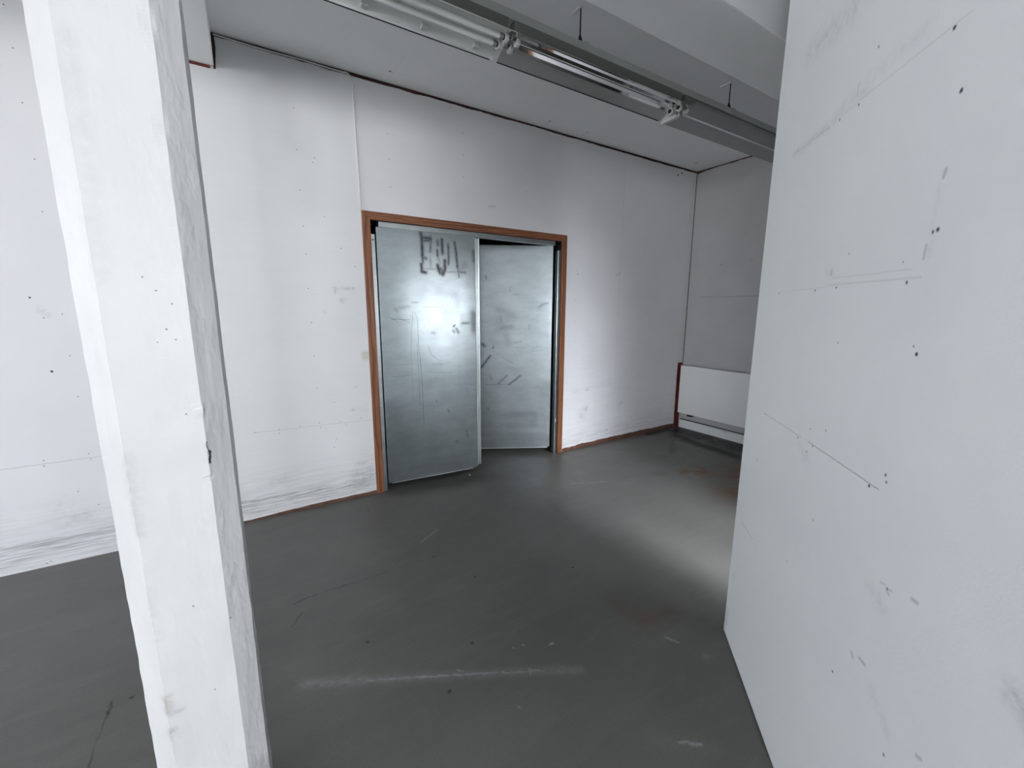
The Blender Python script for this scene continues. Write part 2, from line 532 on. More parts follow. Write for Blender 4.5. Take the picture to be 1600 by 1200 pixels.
def make_floor_material():
    n = NT('grey_painted_concrete_floor')
    P = n.pos()
    x, y, z = n.sep(P)
    P2 = n.comb(x, y, 0.0)
    wob = n.vm('ADD', P2, n.mul3(n.vm('SUBTRACT', n.noise(P, 22, 4, color=True), (0.5, 0.5, 0.5)), (0.03, 0.03, 0)))
    big = n.noise(P, 1.1, 5, 0.6)
    base = n.mix(n.mr(big, 0.3, 0.7), (0.118, 0.116, 0.109), (0.154, 0.151, 0.142))
    tr = n.noise(n.mul3(P, (2, 9, 1)), 1.6, 5, 0.6, 0.6)
    base = n.mix(n.mr(tr, 0.48, 0.75, 0, 0.35), base, (0.185, 0.183, 0.172))
    base = n.mix(n.mr(n.noise(P, 160, 2), 0.35, 0.65, 0, 0.18), base, (0.06, 0.06, 0.06))
    lf = n.ma('MULTIPLY', n.attr('scuff'), n.mr(n.noise(P, 45, 3, 0.6), 0.15, 0.6))
    base = n.mix(lf, base, (0.42, 0.45, 0.44))
    df = n.ma('MULTIPLY', n.attr('damp_shade'), n.mr(n.noise(P, 7, 5), 0.26, 0.5), clamp=True)
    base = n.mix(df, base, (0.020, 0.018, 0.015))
    rn = n.noise(P, 9, 5, 0.65, 0.8)
    rf = n.ma('MULTIPLY', n.attr('rust'), n.mr(rn, 0.28, 0.52), clamp=True)
    base = n.mix(rf, base, (0.125, 0.054, 0.014))
    cr = n.segs(wob, [((0.073, 2.147), (0.138, 2.161), 0.004), ((0.138, 2.161), (0.32, 2.163), 0.0035), ((0.32, 2.163), (0.525, 2.156), 0.002), ((0.525, 2.156), (0.78, 2.335), 0.001),
                      ((-0.558, 1.919), (-0.558, 1.84), 0.004), ((-0.558, 1.84), (-0.563, 1.74), 0.002), ((-0.563, 1.74), (-0.562, 1.6), 0.0025),
                      ((-0.562, 1.6), (-0.6, 1.4), 0.002), ((0.05, 1.98), (0.1, 2.06), 0.003)], 0.003)
    fs = n.segs(wob, [((0.277, 1.506), (0.45, 1.412), 0.0015), ((0.45, 1.412), (0.62, 1.322), 0.0035), ((0.62, 1.322), (0.724, 1.265), 0.0025), ((0.74, 1.255), (0.88, 1.18), 0.0010),
                      ((1.115, 0.698), (1.175, 0.651), 0.0035), ((1.468, 1.022), (1.486, 0.976), 0.004), ((0.854, 1.34), (0.860, 1.335), 0.004), ((0.893, 1.33), (0.898, 1.325), 0.003),
                      ((1.003, 1.267), (1.015, 1.262), 0.005), ((0.721, 1.097), (0.725, 1.093), 0.003), ((0.6, 1.36), (0.615, 1.345), 0.003), ((0.84, 1.18), (0.85, 1.21), 0.002),
                      ((0.80, 2.35), (0.95, 2.44), 0.003), ((2.2, 2.55), (2.5, 2.41), 0.003)], 0.004)
    base = n.mix(n.ma('MULTIPLY', fs, n.mr(n.noise(P, 40, 3), 0.3, 0.65, 0.15, 0.75)), base, (0.40, 0.43, 0.42))
    dt = n.dots(wob, [(0.812, 2.161, 0.006), (1.446, 1.643, 0.007), (0.935, 1.866, 0.006), (0.711, 1.449, 0.007), (0.318, 1.707, 0.007), (0.531, 1.291, 0.005),
                      (-0.5, 1.9, 0.006), (0.62, 2.95, 0.008)], 0.004)
    m = n.ma('MAXIMUM', n.ma('MULTIPLY', cr, n.mr(n.noise(P, 14, 3), 0.35, 0.6, 0.1, 0.8)), n.ma('MULTIPLY', dt, 0.8))
    col = n.mix(m, base, (0.012, 0.012, 0.012))
    rough = n.ma('ADD', n.mr(n.noise(P, 3.2, 5, 0.6), 0.3, 0.7, 0.33, 0.47), n.ma('MULTIPLY', n.attr('damp_shade'), 0.05))
    h = n.ma('ADD', n.ma('MULTIPLY', n.noise(P, 7, 4), 0.8), n.ma('ADD', n.ma('MULTIPLY', n.noise(P, 130, 3), 0.15), n.ma('MULTIPLY', m, -0.5)))
    return n.fin(col, rough, n.bump(h, 0.22, 0.006), spec=0.24)


def make_zinc(name, dark_attr=True, tint=(0.275, 0.311, 0.322), rough=(0.28, 0.335), scratches=()):
    n = NT(name)
    P = n.pos()
    x, y, z = n.sep(P)
    P2 = n.comb(x, z, 0.0)
    wob = n.vm('ADD', P2, n.mul3(n.vm('SUBTRACT', n.noise(P, 60, 2, color=True), (0.5, 0.5, 0.5)), (0.006, 0.006, 0)))
    sp = n.voro(P, 70)
    k = n.noise(n.mul3(P, (1, 1, 2.4)), 4.5, 5, 0.6)
    base = n.mix(n.mr(k, 0.35, 0.68), tint, tuple(min(1, c * 1.22) for c in tint))
    base = n.mix(n.mr(sp['Distance'], 0.0, 0.012, 0, 0.0), base, (0.4, 0.42, 0.43))
    # fine horizontal rubbing
    rub = n.noise(n.mul3(P, (3, 1, 60)), 3.0, 5, 0.65)
    base = n.mix(n.mr(rub, 0.50, 0.80, 0, 0.28), base, (0.27, 0.29, 0.30))
    wr = n.noise(n.mul3(P, (1, 1, 1.5)), 36, 5, 0.7, 0.8)
    base = n.mix(n.mr(wr, 0.52, 0.75, 0, 0.16), base, (0.17, 0.19, 0.20))
    if dark_attr:
        gf = n.ma('MULTIPLY', n.attr('smear'), n.mr(n.noise(n.mul3(P, (1.6, 1, 0.5)), 55, 4, 0.6), 0.18, 0.48), clamp=True)
        base = n.mix(gf, base, (0.018, 0.016, 0.02))
        metal = n.ma('SUBTRACT', 1.0, n.ma('MULTIPLY', gf, 0.9))
    else:
        gf = 0.0
        metal = 1.0
    h = n.ma('ADD', n.ma('MULTIPLY', n.noise(P, 3.0, 3), 1.0), n.ma('MULTIPLY', wr, 0.012))
    if scratches:
        sc = n.segs(wob, scratches, 0.0012)
        base = n.mix(n.ma('MULTIPLY', sc, 0.8), base, (0.05, 0.055, 0.06))
    rg = n.mr(n.noise(P, 11, 5, 0.6), 0.3, 0.7, rough[0], rough[1])
    return n.fin(base, rg, n.bump(h, 0.10, 0.012), metal)


def make_oak(name, axis):
    """red-brown varnished oak; grain runs along axis ('x' or 'z')."""
    n = NT(name)
    P = n.pos()
    s = (9, 9, 1.0) if axis == 'z' else (1.0, 9, 9)
    q = n.mul3(P, s)
    dist = n.noise(q, 1.2, 3)
    t = n.t.nodes.new('ShaderNodeTexWave')
    t.wave_type = 'RINGS'
    t.rings_direction = 'Z' if axis == 'z' else 'X'
    n.put(t.inputs['Vector'], n.vm('ADD', n.mul3(P, (14, 14, 0.9) if axis == 'z' else (0.9, 14, 14)), n.comb(n.ma('MULTIPLY', dist, 1.3), 0.2, n.ma('MULTIPLY', dist, 1.3))))
    t.inputs['Scale'].default_value = 2.3
    t.inputs['Distortion'].default_value = 3.5
    t.inputs['Detail'].default_value = 3
    pore = n.noise(n.mul3(P, (90, 90, 4) if axis == 'z' else (4, 90, 90)), 3, 4, 0.7)
    c = n.ramp(t.outputs['Fac'], [(0.0, (0.14, 0.050, 0.020)), (0.4, (0.255, 0.096, 0.040)), (1.0, (0.33, 0.135, 0.060))])
    c = n.mix(n.mr(pore, 0.45, 0.7, 0, 0.6), c, (0.10, 0.032, 0.013))
    c = n.mix(n.mr(n.noise(P, 2.5, 3), 0.3, 0.7, 0, 0.35), c, (0.20, 0.065, 0.024))
    return n.fin(c, 0.42, n.bump(pore, 0.15, 0.002))


def make_column_material():
    n = NT('thick_white_gloss_paint_on_concrete')
    P = n.pos()
    big = n.noise(P, 3.0, 4)
    base = n.mix(n.mr(big, 0.3, 0.7), (0.575, 0.585, 0.588), (0.63, 0.638, 0.64))
    wr = n.noise(n.mul3(P, (3, 3, 0.9)), 14, 6, 0.7)
    base = n.mix(n.mr(wr, 0.62, 0.76, 0, 0.12), base, (0.60, 0.60, 0.585))
    gf = n.ma('MULTIPLY', n.attr('dirt'), n.mr(n.noise(P, 60, 4, 0.6), 0.32, 0.58), clamp=True)
    base = n.mix(gf, base, (0.30, 0.28, 0.25))
    x, y, z = n.sep(P)
    P2 = n.comb(x, z, 0)
    d = n.dots(n.vm('ADD', n.mul3(P2, (1 / 0.89, 1 / 0.89, 1)), (0, EYE - EYE / 0.89, 0)), [(-0.165, 1.40, 0.0022), (-0.150, 1.375, 0.0018), (-0.174, 1.49, 0.002), (-0.195, 1.52, 0.0018), (-0.150, 1.19, 0.002), (-0.19, 0.67, 0.0022),
                    (-0.115, 0.60, 0.0022), (-0.170, 0.40, 0.002), (-0.148, 1.46, 0.002), (-0.185, 1.37, 0.0015)], 0.0008)
    base = n.mix(n.ma('MULTIPLY', d, 0.8), base, (0.08, 0.08, 0.085))
    Pw = n.vm('ADD', P2, n.mul3(n.vm('SUBTRACT', n.noise(P, 55, 3, color=True), (0.5, 0.5, 0.5)), (0.012, 0.012, 0)))
    ck = n.segs(Pw, [((-0.1048, 1.150), (-0.1020, 1.125), 0.0010), ((-0.1020, 1.125), (-0.1008, 1.098), 0.0025)], 0.0012)
    base = n.mix(ck, base, (0.015, 0.012, 0.012))
    drips = n.noise(n.mul3(P, (1, 1, 0.28)), 38, 4, 0.55)
    lumps = n.mr(n.noise(n.mul3(P, (1, 1, 0.45)), 17, 3), 0.52, 0.75)
    geo = n.t.nodes.new('ShaderNodeNewGeometry')
    side = n.mr(n.vm('DOT_PRODUCT', geo.outputs['True Normal'], (1, 0, 0)), 0.3, 0.6, 0.45, 1.5)
    h = n.ma('MULTIPLY', side, n.ma('ADD', n.ma('MULTIPLY', drips, 0.5), n.ma('MULTIPLY', lumps, 0.9)))
    return n.fin(base, n.mr(big, 0.3, 0.7, 0.42, 0.55), n.bump(h, 0.55, 0.004))


def make_ceiling_material():
    n = NT('grey_white_painted_concrete_ceiling')
    P = n.pos()
    x, y, z = n.sep(P)
    P2 = n.comb(x, y, 0)
    big = n.noise(P, 1.6, 4)
    base = n.mix(n.mr(big, 0.3, 0.7), (0.88, 0.90, 0.895), (0.92, 0.935, 0.93))
    sc = n.segs(P2, [((0.985, 2.86), (0.972, 3.2), 0.006)], 0.008)
    base = n.mix(n.ma('MULTIPLY', sc, 0.5), base, (0.8, 0.82, 0.82))
    d = n.dots(P2, [(0.956, 3.065, 0.008), (2.308, 3.088, 0.008), (2.723, 3.084, 0.006), (1.5, 1.5, 0.01), (4.25, 3.05, 0.01)], 0.003)
    tick = n.segs(P2, [((2.308, 3.088), (2.325, 3.17), 0.003), ((2.723, 3.084), (2.733, 3.165), 0.003)], 0.003)
    base = n.mix(n.ma('MAXIMUM', n.ma('MULTIPLY', d, 0.9), n.ma('MULTIPLY', tick, 0.3)), base, (0.04, 0.04, 0.04))
    return n.fin(base, 0.6, n.bump(n.noise(P, 70, 4), 0.15, 0.004), spec=0.3)


M_WALL = make_wall_material()
M_PART = make_partition_material()
M_FLOOR = make_floor_material()
M_COLUMN = make_column_material()
M_CEIL = make_ceiling_material()
M_OAK_V = make_oak('varnished_oak_upright', 'z')
M_OAK_H = make_oak('varnished_oak_lintel', 'x')
SCR_L = [((0.247, 1.431), (0.228, 1.233), 0.0010), ((0.228, 1.233), (0.222, 1.1), 0.0007), ((0.222, 1.1), (0.224, 0.725), 0.0004), ((0.262, 1.43), (0.283, 1.366), 0.0009),
         ((0.283, 1.366), (0.283, 1.192), 0.0016), ((0.283, 1.192), (0.271, 1.175), 0.0010), ((0.271, 1.175), (0.277, 0.942), 0.0011), ((0.277, 0.942), (0.279, 0.68), 0.0009),
         ((0.283, 1.192), (0.295, 1.014), 0.0015), ((0.295, 1.014), (0.304, 0.828), 0.0015), ((0.304, 0.828), (0.305, 0.5), 0.0011), ((0.361, 1.157), (0.385, 1.089), 0.0010),
         ((0.385, 1.089), (0.431, 1.05), 0.0012), ((0.431, 1.05), (0.47, 1.034), 0.0008), ((0.082, 1.375), (0.216, 1.366), 0.0018), ((0.062, 1.39), (0.13, 1.35), 0.0010),
         ((0.13, 1.39), (0.22, 1.34), 0.0008), ((0.522, 1.466), (0.562, 1.517), 0.0008), ((0.322, 1.465), (0.506, 1.47), 0.0009), ((0.08, 1.02), (0.2, 1.02), 0.0006),
         ((0.06, 0.93), (0.21, 0.93), 0.0008), ((0.33, 0.95), (0.55, 0.93), 0.0007)]
SCR_R = [((0.481, 0.983), (0.367, 0.926), 0.0012), ((0.417, 0.715), (0.52, 0.715), 0.0008), ((0.402, 1.663), (0.41, 1.61), 0.0010), ((0.291, 1.592), (0.395, 1.585), 0.0008),
         ((0.646, 0.717), (0.5, 0.72), 0.0012), ((0.36, 1.08), (0.25, 1.08), 0.0010), ((0.2, 1.05), (0.08, 1.05), 0.0008)]
for lst, (ua, ub, za, zb), k in ((SCR_L, (0.30, 0.76, 0.4, 1.75), 16), (SCR_L, (0.06, 0.30, 0.9, 1.6), 6), (SCR_R, (0.30, 0.66, 0.9, 1.75), 14)):
    for _ in range(k):
        u, zz, a, l = random.uniform(ua, ub), random.uniform(za, zb), random.gauss(0.0, 0.6), random.uniform(0.015, 0.08)
        lst.append(((u, zz), (u + l * math.cos(a), zz + l * math.sin(a)), random.uniform(0.0002, 0.0006)))
M_ZINC_L = make_zinc('scuffed_galvanised_steel', True, scratches=SCR_L)
M_ZINC_R = make_zinc('galvanised_steel_leaf', True, (0.33, 0.365, 0.38), (0.285, 0.38), scratches=SCR_R)
M_ZINC = make_zinc('galvanised_steel_edge', False, (0.50, 0.54, 0.55))
M_BRIGHT = plain('bright_folded_steel', (0.66, 0.70, 0.72), 0.30, 0.9, vary=0.05, scale=5, bump=0.0)
M_VOID = plain('black_painted_rebate', (0.012, 0.012, 0.013), 0.7)
M_DARKSTEEL = plain('dark_steel', (0.03, 0.03, 0.032), 0.45, 0.6)
M_BARE = plain('bare_brown_wood', (0.115, 0.052, 0.031), 0.7, vary=0.45, scale=14, bump=0.2)
M_REDBROWN = plain('dark_red_brown_board', (0.14, 0.020, 0.013), 0.65, vary=0.5, scale=10, bump=0.2)
M_GAP = plain('dark_red_brown_gap', (0.045, 0.016, 0.011), 0.8, vary=0.6, scale=9, bump=0.2)
M_WHITE = plain('white_enamel', (0.74, 0.755, 0.75), 0.38, vary=0.03, scale=6)
M_RAD = plain('white_radiator_enamel', (0.72, 0.73, 0.72), 0.4, vary=0.02, scale=4, bump=0.02)
M_RIGHT = plain('light_grey_painted_side_wall', (0.60, 0.61, 0.615), 0.55, vary=0.04, scale=3, bump=0.08)
M_CREAM = plain('cream_switch_plastic', (0.69, 0.675, 0.60), 0.35, vary=0.02)
M_ROOM = plain('white_painted_room_wall', (0.84, 0.85, 0.86), 0.6, vary=0.03, scale=3)
M_HALL = plain('dark_unlit_store_wall', (0.06, 0.06, 0.065), 0.8)
M_TUBE = plain('unlit_fluorescent_glass', (0.80, 0.82, 0.80), 0.18, vary=0.02, scale=5, bump=0.0)
M_LAMPBODY = plain('grey_white_lamp_enamel', (0.52, 0.55, 0.53), 0.4, vary=0.05, scale=8)
M_SPINE = plain('dull_grey_lamp_spine', (0.17, 0.18, 0.17), 0.5, vary=0.05, scale=8)
M_REFL = plain('white_lamp_reflector', (0.72, 0.76, 0.74), 0.3, vary=0.06, scale=5)
M_MIRROR = plain('polished_aluminium', (0.78, 0.78, 0.78), 0.06, 1.0, vary=0.04, scale=6, bump=0.0)
M_SATIN = plain('satin_aluminium', (0.36, 0.37, 0.37), 0.34, 0.85, vary=0.05, scale=7)
M_WING = plain('brushed_aluminium', (0.50, 0.51, 0.51), 0.30, 0.6, vary=0.05, scale=6, bump=0.0)
M_BLACK = plain('black_plastic', (0.012, 0.012, 0.012), 0.4)
M_HOLDER = plain('off_white_lampholder_plastic', (0.60, 0.62, 0.60), 0.4)
M_PLASTER = plain('plaster', (0.75, 0.74, 0.70), 0.9)


def chipped_white():
    n = NT('chipped_white_paint')
    P = n.pos()
    k = n.noise(n.mul3(P, (1, 2.5, 5)), 7, 5, 0.7)
    c = n.mix(n.mr(k, 0.62, 0.70), (0.70, 0.725, 0.73), (0.14, 0.16, 0.17))
    return n.fin(c, 0.45, n.bump(k, 0.1, 0.003))


M_CHIP = chipped_white()

# ------------------------------------------------------------------ floor
fx = np.concatenate([[-8.2, -2.6], np.arange(-1.8, 4.75, 0.014)])
fy = np.concatenate([[-10.2, -2.5, -0.6], np.arange(0.40, 3.42, 0.014), [3.7, 4.3, 5.2]])
SCUFF = [([(0.06, 1.621), (0.277, 1.506)], 0.022, 0.30), ([(0.277, 1.506), (0.724, 1.265)], 0.020, 0.22), ([(0.724, 1.265), (0.869, 1.186), (1.024, 1.096)], 0.018, 0.24),
         ([(1.526, 0.863)], 0.018, 0.2), ([(1.05, 0.75), (1.2, 0.62)], 0.03, 0.08)]
DAMP_SHADE = [([(4.38, 3.05), (4.36, 2.5), (4.36, 1.6)], 0.20, 1.3), ([(4.15, 2.95), (4.07, 2.6), (4.08, 2.3), (4.02, 1.9)], 0.09, 1.2), ([(4.1, 1.9), (3.9, 1.6), (3.7, 1.3)], 0.25, 0.7), ([(3.9, 3.17), (4.4, 3.17)], 0.05, 0.9), ([(0.95, 3.12), (1.7, 3.05)], 0.10, 0.35), ([(4.10, 2.90), (4.034, 2.658), (4.067, 2.438), (4.016, 2.239), (4.0, 1.9)], 0.07, 0.8), ([(4.35, 3.05), (4.3, 2.6), (4.32, 2.0), (4.3, 1.5)], 0.17, 0.75),  # damp by the radiator, deepened to paint in the dim corner
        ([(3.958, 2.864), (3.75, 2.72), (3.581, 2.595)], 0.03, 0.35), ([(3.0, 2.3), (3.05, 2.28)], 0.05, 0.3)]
RUST = [([(3.221, 2.213), (3.312, 2.211), (3.344, 2.155), (3.42, 2.09)], 0.035, 1.0), ([(3.47, 2.19), (3.42, 2.09), (3.287, 2.103)], 0.03, 0.9), ([(3.266, 2.03), (3.46, 2.03)], 0.03, 0.55),
        ([(3.9, 1.95), (3.55, 1.86), (3.40, 1.62), (3.2, 1.70)], 0.17, 0.8), ([(1.449, 1.30), (1.459, 1.149), (1.62, 1.12)], 0.05, 0.22)]
me = grid_mesh('floor', fx, fy, lambda u, v: (u, v, np.zeros_like(u)),
               attrs={'scuff': lambda u, v: strokes(u, v, SCUFF), 'damp_shade': lambda u, v: strokes(u, v, DAMP_SHADE), 'rust': lambda u, v: strokes(u, v, RUST)},
               extra=lambda bm: add_box(bm, -8.2, 4.74, -10.2, 5.2, -0.2, -0.002))
tag(link('floor', me, M_FLOOR), kind='structure')

# ------------------------------------------------------------------ walls
DX0, DX1, DZ1 = 0.800, 2.577, 2.088          # opening in the back wall behind the oak trim
bxs = np.concatenate([[LEFT_X - 0.2, -2.4], np.arange(-1.36, DX0 - 0.008, 0.016), np.linspace(DX0, DX1, 112), np.arange(DX1 + 0.016, RIGHT_X - 0.008, 0.016), [RIGHT_X, RIGHT_X + 0.2]])
bzs = np.concatenate([np.linspace(0, DZ1, 132), np.linspace(DZ1, CEIL, 58)[1:]])
WDIRT = [([(2.93, 0.415), (2.96, 0.42)], 0.02, 0.7), ([(2.88, 0.37), (2.9, 0.34)], 0.05, 0.22), ([(2.98, 0.115)], 0.02, 0.5), ([(2.9, 0.12), (2.86, 0.09)], 0.06, 0.22),
         ([(2.967, 0.625)], 0.013, 0.8), ([(2.80, 0.62), (3.3, 0.66)], 0.03, 0.08), ([(3.44, 0.41), (3.48, 0.42)], 0.014, 0.45), ([(3.266, 0.135)], 0.015, 0.5),
         ([(3.317, 1.805), (3.36, 1.822)], 0.011, 0.6), ([(1.797, 2.291), (1.85, 2.301)], 0.010, 0.4), ([(0.536, 1.592), (0.675, 1.594)], 0.007, 0.55),
         ([(0.547, 1.587), (0.547, 1.557)], 0.008, 0.35), ([(0.582, 1.509), (0.614, 1.506)], 0.009, 0.6), ([(0.60, 0.19), (0.72, 0.20)], 0.035, 0.35), ([(0.55, 0.12), (0.72, 0.15)], 0.03, 0.4),
         ([(0.62, 0.27), (0.68, 0.27)], 0.012, 0.4), ([(0.05, 0.25), (0.12, 0.27)], 0.03, 0.18), ([(-0.95, 0.24), (-0.9, 0.26)], 0.05, 0.22), ([(-0.98, 0.35), (-1.0, 0.2)], 0.06, 0.10),
         ([(0.6, 0.7), (0.72, 0.69)], 0.006, 0.35), ([(0.63, 0.88), (0.70, 0.885)], 0.005, 0.35), ([(0.47, 1.43), (0.46, 1.40)], 0.006, 0.4), ([(-0.93, 1.45), (-0.9, 1.41)], 0.012, 0.3)]
WFILM_SHADE = [([(2.42, 2.9), (2.42, 2.3)], 0.20, 0.22), ([(0.95, 2.9), (1.5, 2.95)], 0.12, 0.12), ([(0.0, 2.95), (4.5, 2.97)], 0.05, 0.18), ([(0.3, 2.9), (0.35, 2.5)], 0.10, 0.22), ([(0.45, 2.6), (0.42, 2.1)], 0.08, 0.12),
         ([(2.95, 1.2), (3.1, 0.75)], 0.16, 0.10), ([(1.0, 2.6), (1.1, 2.25)], 0.2, 0.10), ([(4.48, 2.9), (4.48, 0.9)], 0.05, 0.16), ([(-1.2, 2.9), (-0.7, 2.95)], 0.12, 0.2)]


def worn(u, v):
    top = np.where(u < 0.1, 0.175, 0.175 - (u - 0.1) * 0.05)
    f = np.clip((top - v) / 0.02, 0, 1) * (0.35 + 0.65 * np.clip((v - 0.0) / 0.12, 0, 1))
    f2 = 0.35 * np.clip((0.42 - v) / 0.3, 0, 1)
    return np.where(u < 0.8, np.maximum(f * 0.85, f2), 0.35 * np.clip((0.3 - v) / 0.3, 0, 1) + 0.1 * np.clip((1.4 - v), 0, 1))


def back_body(bm):
    y0, y1 = BACK_Y + 0.003, BACK_Y + 0.20
    add_box(bm, LEFT_X - 0.2, DX0, y0, y1, 0, CEIL)
    add_box(bm, DX1, RIGHT_X + 0.2, y0, y1, 0, CEIL)
    add_box(bm, DX0, DX1, y0, y1, DZ1, CEIL)


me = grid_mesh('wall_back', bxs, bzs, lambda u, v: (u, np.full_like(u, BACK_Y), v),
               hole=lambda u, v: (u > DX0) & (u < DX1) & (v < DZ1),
               attrs={'dirt': lambda u, v: strokes(u, v, WDIRT), 'film_shade': lambda u, v: strokes(u, v, WFILM_SHADE), 'worn': worn}, extra=back_body)
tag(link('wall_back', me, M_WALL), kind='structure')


def right_material():
    n = NT('grey_white_painted_side_wall')
    P = n.pos()
    x, y, z = n.sep(P)
    P2 = n.comb(y, z, 0)
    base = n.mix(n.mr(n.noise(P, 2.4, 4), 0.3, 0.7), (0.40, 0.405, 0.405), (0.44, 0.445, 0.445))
    ln = n.segs(P2, [((3.06, 1.603), (2.75, 1.598), 0.003), ((2.75, 1.598), (2.3, 1.60), 0.005)], 0.006)
    d = n.dots(P2, [(2.83, 1.95, 0.007), (2.5, 1.97, 0.005)], 0.003)
    base = n.mix(n.ma('MAXIMUM', n.ma('MULTIPLY', ln, 0.4), n.ma('MULTIPLY', d, 0.7)), base, (0.1, 0.1, 0.1))
    return n.fin(base, 0.55, n.bump(n.noise(P, 60, 3), 0.08, 0.003), spec=0.4)


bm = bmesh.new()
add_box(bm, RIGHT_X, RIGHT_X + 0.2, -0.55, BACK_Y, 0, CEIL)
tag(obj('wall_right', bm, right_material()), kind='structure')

# room walls out of the picture, with the window openings that light the place


def pierced_wall(name, axis, at, thick, a0, a1, wins, mat):
    """wins: (start, end, sill, head)"""
    bm = bmesh.new()

    def bx(p, q, z0, z1):
        if axis == 'y': add_box(bm, p, q, at - thick, at, z0, z1)
        else: add_box(bm, at - thick, at, p, q, z0, z1)
    cur = a0
    for p, q, zs, zh in wins:
        bx(cur, p, 0, CEIL)
        bx(p, q, 0, zs)
        bx(p, q, zh, CEIL)
        cur = q
    bx(cur, a1, 0, CEIL)
    return tag(obj(name, bm, mat), kind='structure')


RW = [(a, b, SILL, HEAD) for a, b in REAR_WIN]
LW = [(a, b, SILL, HEAD) for a, b in LEFT_WIN]
pierced_wall('wall_rear', 'y', REAR_Y, 0.2, LEFT_X - 0.2, SIDE_X + 0.72, RW, M_ROOM)
pierced_wall('wall_left', 'x', LEFT_X, 0.2, REAR_Y, BACK_Y, LW, M_ROOM)
pierced_wall('wall_bay', 'y', BAY_Y, 0.2, SIDE_X + 0.12, RIGHT_X + 0.2, BAY_WIN, M_ROOM)
wi = 0
for axis, at, wins in (('y', REAR_Y, RW), ('x', LEFT_X, LW), ('y', BAY_Y, BAY_WIN)):
    for p, q, zs, zh in wins:
        wi += 1
        bm = bmesh.new()

        def bar(c0, c1, z0, z1):
            if axis == 'y': add_box(bm, c0, c1, at - 0.14, at - 0.08, z0, z1)
            else: add_box(bm, at - 0.14, at - 0.08, c0, c1, z0, z1)
        bar(p, q, zs, zs + 0.05)
        bar(p, q, zh - 0.05, zh)
        bar(p, p + 0.05, zs + 0.05, zh - 0.05)
        bar(q - 0.05, q, zs + 0.05, zh - 0.05)
        if q - p > 1.2:
            mid = (p + q) / 2
            bar(mid - 0.025, mid + 0.025, zs + 0.05, zh - 0.05)
        tag(obj('window_%d' % wi, bm, M_WHITE), kind='structure')
# added cross wall behind the partition, its slot and header shaping the light strip, and the wall between bay and main room
bm = bmesh.new()
add_box(bm, SIDE_X, 2.10, INNER_Y - 0.12, INNER_Y, 0, CEIL)
add_box(bm, 2.47, RIGHT_X + 0.2, INNER_Y - 0.12, INNER_Y, 0, CEIL)
add_box(bm, 2.10, 2.47, INNER_Y - 0.12, INNER_Y, 1.95, CEIL)
tag(obj('wall_light_slot', bm, M_ROOM), kind='structure')
bm = bmesh.new()
add_box(bm, SIDE_X, SIDE_X + 0.12, BAY_Y, INNER_Y - 0.13, 0, CEIL)
add_box(bm, SIDE_X + 0.6, SIDE_X + 0.72, REAR_Y, BAY_Y - 0.2, 0, CEIL)
tag(obj('wall_side', bm, M_ROOM), kind='structure')
bm = bmesh.new()
add_box(bm, RIGHT_X, RIGHT_X + 0.2, BAY_Y, INNER_Y - 0.16, 0, CEIL)
tag(obj('wall_bay_right', bm, M_ROOM), kind='structure')

# partition running diagonally past the camera
PL, PT_ = 1.80, 0.095
pus = np.arange(0, PL + 0.001, 0.0125)
pzs = np.concatenate([[0.009], np.arange(0.0125, CEIL + 0.005, 0.0125)])
PDIRT = [([(0.19, 1.96), (0.45, 1.955)], 0.012, 0.22), ([(0.223, 2.243), (0.36, 2.22), (0.483, 2.204)], 0.035, 0.20), ([(0.45, 1.97), (0.62, 1.975)], 0.018, 0.15), ([(0.60, 1.99), (0.80, 1.99)], 0.02, 0.10),
         ([(0.56, 1.545), (0.52, 1.56)], 0.01, 0.2), ([(0.5, 1.05), (0.56, 1.02)], 0.015, 0.16), ([(0.02, 0.02), (0.02, 0.12)], 0.02, 0.35), ([(0.9, 0.86), (0.94, 0.85)], 0.018, 0.18),
         ([(0.0, 0.0), (1.8, 0.0)], 0.012, 0.3), ([(1.22, 0.92), (1.26, 0.90)], 0.02, 0.4), ([(0.95, 0.66), (1.02, 0.62)], 0.012, 0.15), ([(0.06, 0.30), (0.06, 0.33)], 0.012, 0.2),
         ([(0.90, 1.55), (0.905, 1.70)], 0.008, 0.12)]
me = grid_mesh('wall_partition', pus, pzs, lambda u, v: (u, np.zeros_like(u), v), attrs={'dirt': lambda u, v: strokes(u, v, PDIRT)},
               extra=lambda bm: add_prism(bm, [(0.0, 0.0005), (0.0, 0.001), (-0.009, 0.012), (-0.009, PT_), (PL, PT_), (PL, 0.001)], 'z', 0.009, CEIL) or add_box(bm, 0.015, PL - 0.01, 0.014, PT_ - 0.01, 0.0, 0.0095))
po = link('wall_partition', me, M_PART)
po.location = (1.725, 0.909, 0.0)
# local +x runs along (-1,-1), local +y points away from the camera side
po.matrix_world = Matrix(((-0.70711, 0.70711, 0, 1.725), (-0.70711, -0.70711, 0, 0.909), (0, 0, 1, 0.0), (0, 0, 0, 1)))
tag(po, kind='structure')

# ceiling and beams
CTOP_BEAM = 2.68
bm = bmesh.new()
add_box(bm, LEFT_X - 0.2, RIGHT_X + 0.2, REAR_Y - 0.2, BACK_Y + 0.2, CEIL, CEIL + 0.2)
tag(obj('ceiling', bm, M_CEIL), kind='structure')
bm = bmesh.new()
add_box(bm, LEFT_X, RIGHT_X, 1.178, 1.484, CTOP_BEAM, CEIL, 0.006)
tag(obj('ceiling_beam', bm, M_CEIL), kind='structure')
bm = bmesh.new()
add_box(bm, -0.37, -0.031, 1.488, BACK_Y - 0.012, 2.83, CEIL, 0.005)
tag(obj('ceiling_beam', bm, M_CEIL), kind='structure')

